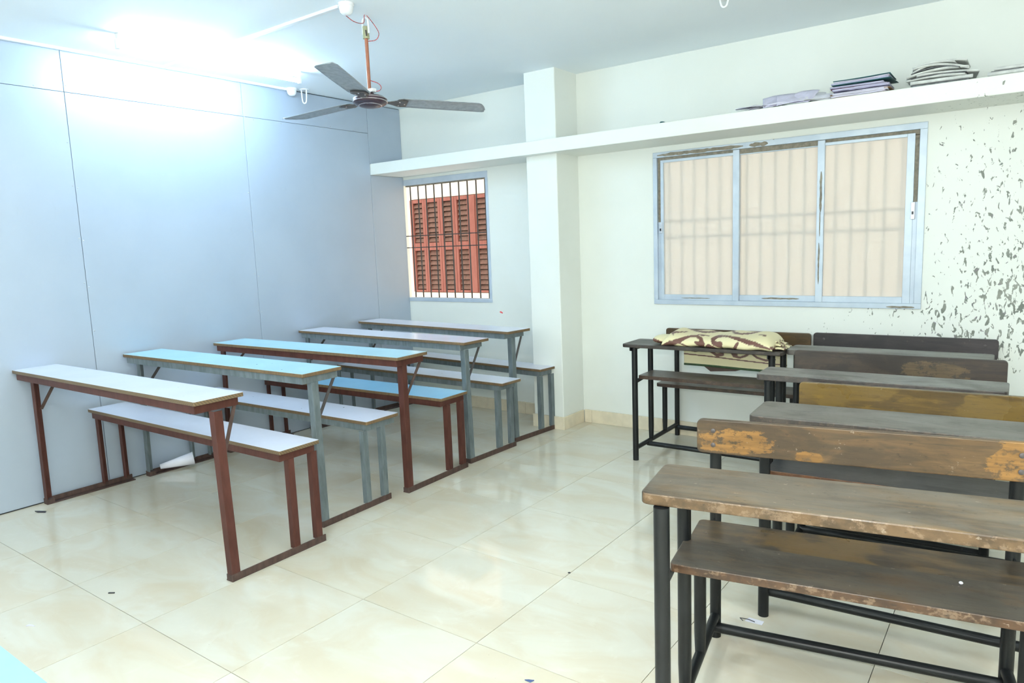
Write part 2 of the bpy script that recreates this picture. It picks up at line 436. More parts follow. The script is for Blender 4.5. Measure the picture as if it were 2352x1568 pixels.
# ------------------------------------------------------------------ walls, ceiling
struct(MB().box(XL-.06, YF-.1, ZC, XR+.1, YB+.2, ZC+.12).build('ceiling', M['ceiling']))
struct(MB().box(XR, YF, 0, XR+.1, YB, ZC).build('wall_right', M['wall']))
struct(MB().box(XL-.06, YF-.1, 0, XR+.1, YF, ZC).build('wall_front', M['wall']))
W1 = (-.910, .230, .940, 2.043)      # window openings x0 x1 z0 z1
W2 = (1.738, 3.429, .958, 2.024)
def back_wall():
    m = MB()
    xs = [XL-.35, W1[0], W1[1], W2[0], W2[1], XR+.1]; zs = [-.05, W1[2], W2[2], W2[3], W1[3], ZC+.05]
    for i in range(5):
        for j in range(5):
            hole = (i == 1 and 1 <= j <= 3) or (i == 3 and j == 2)
            if not hole: m.box(xs[i], YB, zs[j], xs[i+1], YB+.2, zs[j+1])
    bmesh.ops.remove_doubles(m.b, verts=m.b.verts[:], dist=1e-5)
    dead = {}
    for f in m.b.faces: dead.setdefault(tuple(sorted(v.index for v in f.verts)), []).append(f)
    m.b.verts.index_update(); dead = {}
    for f in m.b.faces: dead.setdefault(tuple(sorted(v.index for v in f.verts)), []).append(f)
    bmesh.ops.delete(m.b, geom=[f for fs in dead.values() if len(fs) > 1 for f in fs], context='FACES_ONLY')
    return struct(m.build('wall_back', M['wall_peel']))
wall_back = back_wall()

wl = struct(MB().box(XL-.06, YF, 0, XL-.009, YB, ZC).build('wall_left', M['dark_gap']))
ys = [YF, -2.885, -1.67, -.455, .760, 1.955, 3.1655]
for a, b in zip(ys, ys[1:]):
    for z0, z1 in ((0.004, 2.42), (2.42, ZC-.006)):
        MB().box(XL-.009, a+.0015, z0+.0012, XL, b-.0015, z1-.0012).build('panel', M['panel'], wl, bevel=.001, bseg=1)
for z0, z1 in ((.004, 2.066), (2.166, ZC-.006)):
    MB().box(XL-.009, 3.1675, z0, XL, YB-.002, z1).build('panel', M['panel'], wl, bevel=.001, bseg=1)
def screws():
    m = MB()
    def dome(y, z):
        m.tube([(XL-.002, y, z), (XL+.0015, y, z), (XL+.0035, y, z)], [.0045, .0045, .0015], 8)
    for y in (-.455, .760, 1.955):
        z = .12
        while z < 2.6:
            for d in (-.014, .014):
                if random.random() < .75: dome(y + d + random.uniform(-.004, .004), z + random.uniform(-.03, .03))
            z += .29
    y = -.6
    while y < 3.1:
        dome(y, 2.42 + random.choice((-.014, .014))); y += .24
    o = m.build('screws', M['screw'], wl, smooth=True); o['kind'] = 'stuff'
screws()

# column and ledge
struct(MB().box(.842, 3.262, 0, 1.112, YB+.01, ZC+.01).build('trim_1', M['wall'], bevel=.006))
def ledge():
    m = MB()
    x0, x1 = XL-.008, XR
    m.box(x0, 3.168, 2.068, x1, YB, 2.163)
    return tag(m.build('wall_shelf', M['wall_peel'], bevel=.004), 'long white concrete ledge running along the back wall above both windows', 'shelf')
ledge()

# skirting
def skirt():
    b = struct(MB().box(1.114, YB-.006, 0, XR, YB+.002, .098).build('baseboard_back', M['wall']))
    xs = [1.126, 1.19] + [1.19 + .6*i for i in range(1, 8)]
    for a, c in zip(xs, xs[1:]):
        MB().box(a+.001, YB-.016, 0, c-.001, YB-.005, .102).build('skirting_tile', M['skirting'], b, bevel=.0015, bseg=1)
    xs = [XL, -.40, .20, .548, .842]
    for a, c in zip(xs, xs[1:]):
        MB().box(a+.001, YB-.014, 0, c-.001, YB+.002, .100).build('skirting_tile', M['skirting'], b, bevel=.0015, bseg=1)
    MB().box(.832, 3.250, 0, 1.112, 3.2625, .100).build('skirting_tile', M['skirting'], b, bevel=.0015, bseg=1)
    MB().box(1.1115, 3.250, 0, 1.124, YB-.017, .100).build('skirting_tile', M['skirting'], b, bevel=.0015, bseg=1)
skirt()

# ------------------------------------------------------------------ left grilled window
def window1():
    x0, x1, z0, z1 = W1
    w1 = struct(bpy.data.objects.new('window_1', None)); col.objects.link(w1)
    f = MB(); x0 = XL+.001
    f.box(x0, YB-.006, z1-.052, x1+.003, YB+.055, z1); f.box(x0, YB-.008, z0-.004, x1+.004, YB+.055, z0+.030)
    f.box(x1-.024, YB-.006, z0+.030, x1+.003, YB+.055, z1-.052)
    f.build('window_frame', M['alu'], w1, bevel=.003)
    MB().box(x0, YB+.02, z1-.062, x1-.02, YB+.05, z1-.050).build('frame_lip', M['putty'], w1)
    yb = YB+.035; n = 10
    for i in range(n):
        x = -.699 + i*(.174+.699)/(n-1)
        MB().tube([(x, yb, z0+.02), (x, yb, z1-.04)], .0062, 10).build('bar', M['grille'], w1, smooth=True)
    for z in (1.535, 1.429):
        MB().box(-.82, yb-.010, z-.004, x1-.01, yb-.004, z+.004).build('cross_bar', M['grille'], w1)
window1()

# ------------------------------------------------------------------ large frosted window
def strip_patch(name, parent, along, fixed, a0, a1, c, wid, y, seed, thick=.0012):
    rnd = random.Random(seed); n = max(10, int(abs(a1-a0)/.02)); up, dn = [], []
    for i in range(n+1):
        t = a0 + (a1-a0)*i/n; e = min(1, 6*min(i, n-i)/n + .25)
        up.append((t, c + wid*.5*e*rnd.uniform(.55, 1.05))); dn.append((t, c - wid*.5*e*rnd.uniform(.55, 1.05)))
    out = up + dn[::-1]
    if along == 'z': out = [(q, p) for p, q in out]
    return MB().prism(out, 'y', y, y-thick).build(name, M['putty'], parent)
def window2():
    x0, x1, z0, z1 = W2
    w2 = struct(bpy.data.objects.new('window_2', None)); col.objects.link(w2)
    yo = YB-.012
    fr = MB()
    fr.box(x0-.004, yo, z1-.034, x1+.004, YB+.10, z1+.004); fr.box(x0-.004, yo, z0-.004, x1+.004, YB+.10, z0+.028)
    fr.box(x0-.004, yo, z0+.028, x0+.026, YB+.10, z1-.034); fr.box(x1-.034, yo, z0+.028, x1+.004, YB+.10, z1-.034)
    fr.build('window_frame', M['alu_flake'], w2, bevel=.002)
    # recessed bare metal channel behind the frame
    ch = MB()
    ch.box(x0+.026, YB+.008, z1-.064, x1-.034, YB+.05, z1-.032)
    ch.box(x0+.026, YB+.010, 1.54, x0+.05, YB+.05, z1-.06); ch.box(x1-.066, YB+.008, 1.58, x1-.034, YB+.05, z1-.06)
    ch.build('bare_channel', M['putty'], w2)
    cl = MB(); cl.box(x0+.026, YB+.010, z0+.028, x0+.05, YB+.05, 1.54); cl.box(x1-.066, YB+.008, z0+.028, x1-.034, YB+.05, 1.58)
    cl.build('painted_channel', M['alu'], w2)
    edges = [(x0+.048, 2.330), (2.330, 2.862), (2.862, x1-.058)]
    for k, (a, b) in enumerate(edges):
        s = MB(); ys0, ys1 = (YB+.0, YB+.03) if k != 1 else (YB+.014, YB+.044)
        za, zb = z0+.028, z1-.052
        sl, sr = (.022 if k == 0 else .018), (.040 if k == 2 else .018)
        if k == 2: a -= 0
        s.box(a-.0, ys0, za, a+sl, ys1, zb); s.box(b-sr, ys0, za, b, ys1, zb)
        s.box(a+sl, ys0, za, b-sr, ys1, za+.038); s.box(a+sl, ys0, zb-.018, b-sr, ys1, zb)
        sash = s.build('sash', M['alu_flake'], w2, bevel=.0015)
        MB().box(a+sl-.004, ys0+.010, za+.034, b-sr+.004, ys0+.015, zb-.014).build('pane', M['frost'], sash)
    for x in (2.330, 2.862):
        MB().box(x-.021, YB-.008, z0+.028, x+.021, YB+.02, z1-.036).build('mullion', M['alu'], w2, bevel=.002)
    for x, z, hgt in ((3.372, 1.53, .10), (1.789, 1.50, .08)):
        la = MB().box(x-.011, YB-.010, z-hgt/2, x+.011, YB+.004, z+hgt/2).build('latch', M['latch'], w2, bevel=.002)
        MB().box(x-.005, YB-.014, z-.022, x+.005, YB-.009, z-.004).build('latch_knob', M['black_scrap'], la)
    strip_patch('bare_patch', w2, 'x', 0, x0+.03, x0+.64, z1-.018, .026, yo-.0002, 3)
    strip_patch('bare_patch', w2, 'x', 0, x0+.68, x0+.80, z1-.018, .03, yo-.0002, 4)
    strip_patch('bare_patch', w2, 'z', 0, 1.55, 1.80, 2.864, .016, YB-.0082, 5)
    strip_patch('bare_patch', w2, 'z', 0, 1.40, 1.56, 2.862, .007, YB-.0082, 6)
    strip_patch('bare_patch', w2, 'z', 0, 1.10, 1.36, 2.859, .011, YB-.0082, 7)
    strip_patch('bare_patch', w2, 'x', 0, 2.50, 2.74, z0+.046, .014, YB+.0138, 8)
    strip_patch('bare_patch', w2, 'x', 0, 1.94, 2.15, z0+.042, .007, YB-.0002, 9)
    strip_patch('bare_patch', w2, 'x', 0, 3.25, 3.40, z0+.006, .014, yo-.0002, 10)
    yb = YB+.125
    x = 1.80
    while x < 3.42:
        MB().tube([(x, yb, z0-.01), (x, yb, z1+.01)], .007, 8).build('bar', M['outbar'], w2, smooth=True); x += .0935
    for z in (1.545, 1.428):
        MB().box(x0-.01, yb-.006, z-.008, x1+.01, yb+.006, z+.008).build('cross_bar', M['outbar'], w2)
window2()

# ------------------------------------------------------------------ neighbouring house seen through the grilled window
def neighbour():
    Y = 5.0
    nb = thing('neighbouring_house', 'beige house wall with red louvred shutters seen through the grilled window', 'building', (0, Y, 0))
    m = MB()
    xs = [-4.5, -2.062, -.50, 6.2]; zs = [-.3, .898, 1.992, 4.4]
    for i in range(3):
        for j in range(3):
            if not (i == 1 and j == 1): m.box(xs[i], 0, zs[j], xs[i+1], .25, zs[j+1])
    m.build('plaster_wall', M['plaster_out'], nb)
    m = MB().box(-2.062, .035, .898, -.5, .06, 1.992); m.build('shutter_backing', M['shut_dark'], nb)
    leaves = [(-2.058, -1.822, -2.005, -1.860), (-1.820, -1.585, -1.788, -1.620), (-1.583, -1.365, -1.548, -1.398), (-1.363, -1.170, -1.328, -1.180), (-1.062, -.81, -1.050, -.86), (-.808, -.52, -.77, -.56)]
    for a, b, s0, s1 in leaves:
        f = MB(); z0, z1 = .905, 1.985
        f.box(a, -.02, z0, s0, .02, z1); f.box(s1, -.02, z0, b, .02, z1)
        for p, q in ((z0, .930), (1.392, 1.482), (1.945, z1)): f.box(s0, -.02, p, s1, .02, q)
        lf = f.build('shutter_leaf', M['shutter'], nb, bevel=.004, bseg=1)
        for base, top in ((.935, 1.390), (1.484, 1.944)):
            n = 8; st = (top-base)/n; me = None
            for k in range(n):
                zc = base + st*(k+.5)
                ang = R(31 + random.uniform(-6, 6)); h = st*.455
                dy, dz = h*math.sin(ang)*.9, h*math.cos(ang)
                o = MB().prism([(.005-dy, zc-dz), (.005-dy+.006, zc-dz-.004), (.005+dy+.006, zc+dz-.004), (.005+dy, zc+dz)], 'x', s0-.004, s1+.004).build('slat', M['slat'], lf)
    MB().box(-1.168, -.028, .905, -1.064, .03, 1.985).build('shutter_post', M['shutter'], nb, bevel=.004, bseg=1)
neighbour()

# ------------------------------------------------------------------ ceiling fittings
def batten(loc, ln, label, mat, wall=False):
    t = thing('tube_light', label, 'light', loc)
    if wall:    # on the front wall, facing into the room
        t.rotation_euler = Matrix(((0, 1, 0), (0, 0, -1), (-1, 0, 0))).to_euler()
    if wall == 'right':
        t.rotation_euler = Matrix(((0, 0, 1), (0, 1, 0), (-1, 0, 0))).to_euler()
    h = ln/2
    MB().prism([(-.025, 0), (.025, 0), (.009, -.034), (-.009, -.034)], 'y', -h, h).build('batten', M['white_plastic'], t, bevel=.002)
    for s in (-1, 1):
        MB().box(-.013, s*h-.010, -.084, .013, s*h+.010, -.030).build('tube_holder', M['white_plastic'], t, bevel=.005)
    MB().tube([(0, -h+.010, -.064), (0, h-.010, -.064)], .0135, 16).build('tube', mat, t, smooth=True)
batten((-.235, 1.465, ZC), 1.23, 'lit fluorescent tube light on the ceiling beside the grey partition', M['tube_on'])
batten((.6, YF, 1.90), 1.23, 'added unseen fill tube light high on the front wall, nearest the partition', M['tube_fill'], True)  # three unseen tubes added here to brighten ceiling and back wall
batten((2.4, YF, 1.90), 1.23, 'added unseen fill tube light high in the middle of the front wall', M['tube_fill'], True)
batten((4.2, YF, 1.90), 1.23, 'added unseen fill tube light high on the front wall, nearest the right wall', M['tube_fill'], True)

batten((XR, .2, 1.95), 1.23, 'added unseen fill tube light on the right wall, outside the picture', M['tube_fill'], 'right')  # unseen tube added to lift the ceiling and the column's right face
batten((2.4, -1.0, ZC), 1.23, 'added unseen fill tube light on the ceiling between the two rows, just outside the picture', M['tube_fill'])  # unseen tube added to light desktops and floor from above

def conduit(pts, label, r=.010):
    m = MB()
    for a, b in zip(pts, pts[1:]):
        a, b = Vector(a), Vector(b); d = (b-a).normalized(); n = Vector((-d.y, d.x, 0))
        for s in (1,):
            c = [a - n*.013, a + n*.013, b + n*.013, b - n*.013]
            lo = [m.b.verts.new((p.x, p.y, ZC-.017)) for p in c]; hi = [m.b.verts.new((p.x, p.y, ZC)) for p in c]
            m.b.faces.new(lo[::-1]); m.b.faces.new(hi)
            for i in range(4): m.b.faces.new((lo[i], lo[(i+1) % 4], hi[(i+1) % 4], hi[i]))
    return tag(m.build('conduit', M['white_plastic'], bevel=.003), label, 'conduit')
conduit([(XL+.020, -3.7, 0), (XL+.020, 2.335, 0)], 'white cable trunking along the ceiling edge above the grey partition')
conduit([(XL+.036, 1.375, 0), (-.262, 1.375, 0)], 'short white cable trunking from the partition edge to the tube light')
conduit([(-.208, 1.375, 0), (1.02, 1.375, 0)], 'white cable trunking crossing the ceiling from the tube light to the fan')
def jbox(x, y, label):
    t = thing('junction_box', label, 'junction box', (x, y, ZC))
    MB().lathe([(.040, 0), (.041, -.012), (.038, -.016)], seg=24).build('base', M['white_plastic'], t, smooth=True)
    MB().lathe([(.036, -.014), (.036, -.024), (.031, -.043), (.020, -.054), (.004, -.058)], seg=24).build('dome_cover', M['white_plastic'], t, smooth=True)
jbox(1.06, 1.385, 'white round junction box on the ceiling next to the fan hook')
jbox(-.700, 2.365, 'white round junction box at the end of the trunking along the partition')
def hook(x, y, rz, label, depth=.10):
    t = thing('ceiling_hook', label, 'hook', (x, y, ZC), rz)
    pts = [(-.024, 0, 0), (-.021, 0, -depth*.62)]
    for i in range(7):
        a = math.pi + math.pi*i/6; pts.append((.017*math.cos(a)-.002, 0, -depth*.72 + .022*math.sin(a)))
    pts += [(.018, 0, -depth*.5), (.020, 0, 0)]
    MB().tube(pts, .0052, 8).build('hook_rod', M['white_plastic'], t, smooth=True)
    MB().lathe([(.034, 0), (.033, -.004), (.026, -.007)], seg=20).build('rose', M['white_plastic'], t, smooth=True)
hook(-.665, 2.455, R(20), 'empty white ceiling hook beyond the trunking along the partition', .115)
hook(2.565, 2.675, R(10), 'small ceiling hook above the right window, cut by the top of the picture', .03)

def fan():
    fx, fy = .965, 1.60
    t = thing('ceiling_fan', 'grey three-bladed ceiling fan on a copper-brown rod', 'fan', (fx, fy, ZC))
    T = lambda z: z - ZC
    pts = [(-.021, 0, 0), (-.021, 0, -.05)]
    pts = [(-.022, 0, T(2.585)), (-.022, 0, T(2.64))]
    for i in range(7):
        a = math.pi - math.pi*i/6; pts.append((.022*math.cos(a), 0, T(2.648) + .021*math.sin(a)))
    pts += [(.022, 0, T(2.64)), (.022, 0, T(2.585))]
    MB().tube(pts, .0058, 8).build('shackle', M['white_plastic'], t, smooth=True)
    MB().lathe([(.018, T(2.560)), (.0185, T(2.568)), (.0165, T(2.60)), (.017, T(2.622)), (.014, T(2.624))], seg=20).build('rod_clamp', M['sleeve'], t, smooth=True)
    MB().tube([(.0, 0, T(2.615)), (0, 0, T(2.262))], .0098, 14).build('down_rod', M['rod'], t, smooth=True)
    MB().tube([(.012, -.011, T(2.60)), (.0165, -.013, T(2.58)), (.020, -.015, T(2.57))], .004, 8).build('clamp_bolt', M['fan_iron'], t)
    hubz = T(2.232)
    body = MB().lathe([(.018, .046), (.028, .036), (.052, .028), (.080, .020), (.092, .009), (.094, -.002), (.091, -.011), (.083, -.017), (.070, -.022), (.050, -.029), (.030, -.033), (.004, -.034)], seg=48).build('motor', M['fan_motor'], t, smooth=True)
    tilt = Matrix.Rotation(R(3.4), 4, Vector((math.cos(R(206)), math.sin(R(206)), 0)))
    body.matrix_local = Matrix.Translation((0, 0, hubz)) @ tilt
    for z, r in ((.009, .0925), (-.005, .0945), (-.0235, .064)):
        MB().lathe([(r-.002, z-.0022), (r+.0012, z-.0012), (r+.0012, z+.0012), (r-.002, z+.0022)], seg=48).build('trim_ring', M['fan_ring'], body, smooth=True)
    for ang in (56, 182, 299):
        Mx = Matrix.Translation((0, 0, hubz)) @ tilt @ Matrix.Rotation(R(ang), 4, 'Z')
        pit = R(-6)
        n = 26
        m = MB()
        def P(u, v):
            x = .150 + .525*u
            wd = .062 + .006*math.sin(min(1, u*1.6)*math.pi/2)
            y0, y1 = -wd, wd
            if u < .05: k = u/.05; y0 *= .78+.22*k; y1 *= .78+.22*k
            if u > .86:
                k = (u-.86)/.14; y0 = -wd + 1.55*wd*k**1.9
                if k > .9: y1 = wd*(1-(k-.9)*1.2)
            y = y0 + (y1-y0)*v
            cam = .007*(1-(2*v-1)**2)
            return (x, y*math.cos(pit), y*math.sin(pit) + cam + .002)
        m.grid(P, 40, 8)
        bl = m.build('blade', M['fan_blade'], t, smooth=True, solid=.0022); bl.matrix_local = Mx
        b = MB()
        def Q(u, v):
            x = .070 + .135*u
            wd = .016 + .034*min(1, max(0, (u-.25)/.45))
            if u > .8: wd *= 1 - (u-.8)*.9
            y = wd*(2*v-1); pp = pit*min(1, u*1.8)
            return (x, y*math.cos(pp), y*math.sin(pp) - .0025)
        b.grid(Q, 14, 4)
        br = b.build('blade_bracket', M['fan_iron'], bl, smooth=True, solid=.004)
        sct = MB()
        for x, y in ((.160, -.026), (.160, .026), (.190, 0)):
            sct.lathe([(.005, -.008), (.005, -.004), (.002, -.003)], (x, y*math.cos(pit), y*math.sin(pit)), 10)
        sct.build('blade_screw', M['fan_ring'], br, smooth=True)
    def wire(pts, nm='wire'):
        P = [Vector(p) for p in pts]; out = []
        for i in range(len(P)-1):
            p0, p1, p2, p3 = P[max(i-1, 0)], P[i], P[i+1], P[min(i+2, len(P)-1)]
            for k in range(6):
                u = k/6; out.append(.5*((2*p1) + (p2-p0)*u + (2*p0-5*p1+4*p2-p3)*u*u + (3*p1-p0-3*p2+p3)*u**3))
        out.append(P[-1])
        MB().tube(out, .0020, 6).build(nm, M['wire'], t, smooth=True)
    wire([(.087, -.215, T(2.615)), (.09, -.16, T(2.595)), (.06, -.07, T(2.615)), (.03, -.03, T(2.672)), (.036, .0, T(2.655)), (.06, .03, T(2.60)), (.066, .03, T(2.57)), (.05, .02, T(2.548)), (.012, 0, T(2.545))])
    wire([(.011, 0, T(2.34)), (.05, .02, T(2.322)), (.062, .03, T(2.30)), (.05, .02, T(2.282)), (.02, .0, T(2.284))])
    MB().box(.004, -.016, T(2.276), .04, .016, T(2.296)).build('connector', M['white_plastic'], t, bevel=.003)
fan()

# ------------------------------------------------------------------ white topped bench desks (left row)
def Lsec(x, y, sx, sy, w=.040, th=.005):
    return [(x, y), (x+sx*w, y), (x+sx*w, y+sy*th), (x+sx*th, y+sy*th), (x+sx*th, y+sy*w), (x, y+sy*w)]
def bench_desk(X, Y, rot, Ld, ovR, dy0, wd, sy0, ws, hd, hs, bar, Lf, ovS, steel, lam_d, lam_s, chip, label, over=.022, seatover=.022):
    t = thing('bench_desk', label, 'desk', (X, Y, 0), rot, 'white topped bench desks in the left row')
    fm = M['steel'] if steel else M['rust']
    def board(nm, x0, x1, y0, y1, z, lam):
        b = MB().plate(x0, y0, x1, y1, 'z', z-.019, z-.0008, .004, 2).build(nm, M[chip], t, bevel=.0015, bseg=1)
        MB().plate(x0+.0015, y0+.0015, x1-.0015, y1-.0015, 'z', z-.0008, z, .004, 2).build('laminate', M[lam], b)
    def frame(nm, x0, x1, y0, y1, z, h=.038):
        zt = z-.0192; o = t
        m = MB().prism([(y0, zt-h), (y0+.005, zt-h), (y0+.005, zt-.005), (y0+.032, zt-.005), (y0+.032, zt), (y0, zt)], 'x', x0, x1)
        m.build('frame_rail', fm, t, bevel=.0008, bseg=1)
        m = MB().prism([(y1, zt-h), (y1-.005, zt-h), (y1-.005, zt-.005), (y1-.032, zt-.005), (y1-.032, zt), (y1, zt)], 'x', x0, x1)
        m.build('frame_rail', fm, t, bevel=.0008, bseg=1)
        for xx, s in ((x0, 1), (x1, -1)):
            m = MB().prism([(xx, zt-h), (xx+s*.005, zt-h), (xx+s*.005, zt-.005), (xx+s*.032, zt-.005), (xx+s*.032, zt), (xx, zt)], 'y', y0+.0052, y1-.0052)
            m.build('frame_rail', fm, t, bevel=.0008, bseg=1)
    dx1, dx0 = ovR, ovR-Ld; sx1, sx0 = ovS, ovS-Ld
    fr1, fr0 = dx1-over, dx0+.022
    board('desk_top', dx0, dx1, dy0, dy0+wd, hd, lam_d); frame('d', fr0, fr1, dy0+.012, dy0+wd-.016, hd)
    board('seat_board', sx0, sx1, sy0, sy0+ws, hs, lam_s); frame('s', sx0+.022, sx1-seatover, sy0+.012, sy0+ws-.016, hs)
    for side in (1, -1):
        xo = 0 if side == 1 else -Lf          # outer x of the end frame
        s = -1 if side == 1 else 1
        if side == -1: xo -= .035
        # tall desk leg; top meets the end rail
        top = hd-.019-.036
        xt = (fr1-.006) if side == 1 else fr0 + .05
        def leg(y, ztop, wdt=.040):
            m = MB().prism(Lsec(xo, y, s, 1, wdt), 'z', .026, ztop)
            # lean the leg to meet the rail above
            dxt = (xt - xo)*.35 if ztop > .6 else 0
            for v in m.b.verts:
                v.co.x += max(-.03, min(.03, dxt))*(v.co.z/ztop)
            m.build('leg', fm, t, bevel=.001, bseg=1)
        leg(.0, top)
        leg(bar-.185, hs-.055, .034); leg(bar-.052, hs-.055, .034)
        xa, xb = (xo-.045, xo+.001) if side == 1 else (xo-.001, xo+.045)
        fb = MB().box(xa, -.004, 0, xb, bar, .006)
        fb.box(xb-.006 if side == 1 else xa, -.004, .006, xb if side == 1 else xa+.006, bar, .034)
        fbo = fb.build('foot_bar', M['rust_dark'], t, bevel=.0012, bseg=1)
        pl = MB().box(xo+s*.003, -.003, .004, xo+s*.044, .04, .030)
        pl.build('weld_plate', M['rust_dark'], fbo, bevel=.002)
        # diagonal brace from leg to the far corner of the desk frame
        dxt = max(-.03, min(.03, (xt-xo)*.35))
        a = Vector((xo + dxt*.72 + s*.012, .036, hd-.245)); b = Vector((xt + s*.008, dy0+wd-.026, hd-.052))
        br = MB(); d = (b-a).normalized(); nn = Vector((0, -d.z, d.y))*.0085; tt = Vector((.0025, 0, 0))
        vs = [br.b.verts.new(p) for p in (a-nn-tt, a+nn-tt, a+nn+tt, a-nn+tt, b-nn-tt, b+nn-tt, b+nn+tt, b-nn+tt)]
        for f in ((0, 1, 2, 3), (7, 6, 5, 4), (0, 4, 5, 1), (1, 5, 6, 2), (2, 6, 7, 3), (3, 7, 4, 0)): br.b.faces.new([vs[i] for i in f])
        br.build('brace', M['rust_dark'] if not steel else M['fan_iron'], t)
    return t
BD = [
 (1.192, .397, .011, 1.887, -.049, -.072, .236, .276, .229, .816, .521, .516, 1.880, .018, False, 'lam_white', 'lam_white', 'chip_rib', 'rust-framed bench desk with white top and ribbed edging, nearest of the left row', .022, .022),
 (1.047, 1.013, .021, 1.765, .002, -.065, .256, .318, .249, .822, .493, .495, 1.72, .023, True, 'lam_cyan', 'lam_white', 'chip', 'grey steel bench desk with cyan desktop and white seat, second from the front', .022, .022),
 (1.067, 1.622, .026, 1.775, .028, -.063, .255, .312, .262, .816, .503, .560, 1.76, .011, False, 'lam_cyan', 'lam_blue', 'chip', 'rust-framed bench desk with cyan top and bright blue seat, middle of the row', .022, .022),
 (1.026, 2.245, -.035, 1.765, .015, -.035, .248, .280, .210, .812, .493, .487, 1.70, .060, True, 'lam_white', 'lam_white', 'chip', 'grey steel bench desk with white desktop and seat, second from the window wall', .05, .045),
 (.990, 2.801, -.095, 1.735, .030, -.076, .240, .292, .200, .819, .491, .480, 1.66, .008, True, 'lam_white', 'lam_white', 'chip', 'grey steel bench desk with white top standing next to the window wall, farthest back', .05, .03),
 (2.75, -1.19, .0, 1.80, .03, -.07, .24, .28, .23, .816, .500, .51, 1.76, .03, False, 'lam_cyan', 'lam_blue', 'chip', 'bench desk with cyan seat corner cut by the lower left of the picture', .022, .022),
]
for b in BD: bench_desk(*b)

# ------------------------------------------------------------------ wooden dual desks with black tube frames (right row)
def dual_desk(X, Y, rot, L, ins, hd, d0, wd, hsh, sh0, wsh, hse, se0, wse, dp, hb0, hb1, bins, mats, label, rr=.019, thick=.030, zr=.08, shx=.0, yf=None, zl=.075):
    t = thing('dual_desk', label, 'desk', (X, Y, 0), rot, 'wooden desks with attached benches in the right row')
    MB().plate(-ins, d0, L+ins, d0+wd, 'z', hd-thick, hd, .022).build('desk_top', W[mats[0]], t, bevel=.004)
    MB().plate(.0-shx, sh0, L+shx, sh0+wsh, 'z', hsh-.024, hsh, .012).build('book_shelf', W[mats[1]], t, bevel=.003)
    MB().plate(-.035, se0, L+.035, se0+wse, 'z', hse-.024, hse, .018).build('seat', W[mats[2]], t, bevel=.003)
    bk = MB().plate(-bins, hb0, L+bins, hb1, 'y', dp-.046, dp-.024, .018).build('backrest', W[mats[3]], t, bevel=.003)
    for x in ((0, L) if mats[3][0] in 'AD' else ()):
        for z in (hb0 + (hb1-hb0)*.26, hb0 + (hb1-hb0)*.68):
            MB().tube([(x, dp-.0455, z), (x, dp-.0485, z), (x, dp-.050, z)], [.008, .008, .004], 12).build('bolt', M['bolt'], bk, smooth=True)
    k = M['black']
    y2 = wsh + sh0 - .01; y3 = se0 + .07
    for x in (0, L):
        ins_x = .012 if x == 0 else -.012
        MB().tube([(x, 0, 0), (x, 0, hd-thick-.002)], rr, 16).build('leg', k, t, smooth=True)
        MB().tube([(x+ins_x*.0, y2, zr), (x, y2, zr+.09), (x, y2, hd-thick-.002)], [rr*.82, rr*.97, rr*.97], 16).build('leg', k, t, smooth=True)
        MB().tube([(x, y3, zr), (x, y3, zr+.08), (x, y3, hse-.026)], [rr*.8, rr*.95, rr*.95], 16).build('leg', k, t, smooth=True)
        MB().tube([(x, dp, 0), (x, dp, hb0+.02), (x, dp-.001, hb1-.02)], rr*.95, 16).build('back_post', k, t, smooth=True)
        MB().tube([(x, rr*.6, zr), (x, dp-rr*.6, zr)], rr*.82, 14).build('side_rail', k, t, smooth=True)
        MB().prism([(d0+.012, hd-thick), (d0+.012, hd-thick-.022), (d0+.03, hd-thick-.026), (y2+.02, hd-thick-.026), (y2+.02, hd-thick)], 'x', x-.003-.016, x+.003-.016).build('desk_bracket', k, t)
        MB().prism([(.0, hsh-.024), (.0, hsh-.05), (.012, hsh-.052), (y2, hsh-.034), (y2, hsh-.024)], 'x', x-.003, x+.003).build('shelf_bracket', k, t)
        MB().prism([(y3-.03, hse-.024), (y3-.03, hse-.045), (dp, hse-.045), (dp, hse-.024)], 'x', x-.003, x+.003).build('seat_bracket', k, t)
    for y in (y2*.62+.03 if yf is None else yf, dp-rr-.012):
        MB().tube([(0, y, zl), (L, y, zl)], rr*.86, 14).build('long_rail', k, t, smooth=True)
    return t
dual_desk(3.225, .381, .172, .866, .055, .779, -.004, .259, .561, .077, .185, .470, .40, .24, .735, .689, .806, .055, ('A_top', 'A_shelf', 'A_seat', 'A_back'), 'brown wooden desk with orange-worn backrest, nearest in the right row', .0205, .031, .08, zl=.050)
dual_desk(3.199, 1.336, .063, .86, .057, .772, -.017, .259, .565, .009, .22, .43, .40, .24, .720, .635, .771, .012, ('B_top', 'B_shelf', 'A_seat', 'B_back'), 'grey-topped wooden desk with mustard backrest, second from the front on the right', .0195, yf=.022, zl=.088)
dual_desk(2.977, 2.125, .012, .874, .054, .775, -.020, .215, .55, .0, .20, .43, .40, .24, .682, .675, .796, .042, ('C_top', 'E_shelf', 'E_shelf', 'C_back'), 'grey-topped wooden desk with dark brown patched backrest, third on the right', .0185, yf=.022)
dual_desk(2.918, 2.856, .006, .848, .058, .782, -.010, .205, .55, .0, .19, .43, .39, .23, .680, .680, .798, .062, ('D_top', 'E_shelf', 'E_shelf', 'D_back'), 'grey-topped wooden desk with blackish backrest, against the wall under the large window', .0185)
dual_desk(1.924, 2.845, .012, .857, .068, .768, -.045, .27, .557, .030, .22, .435, .400, .24, .688, .672, .790, .062, ('E_top', 'E_shelf', 'E_shelf', 'E_back'), 'wooden desk with a folded patterned mat on it, against the wall below the window', .0185, .022, .08, -.008, None, .068)

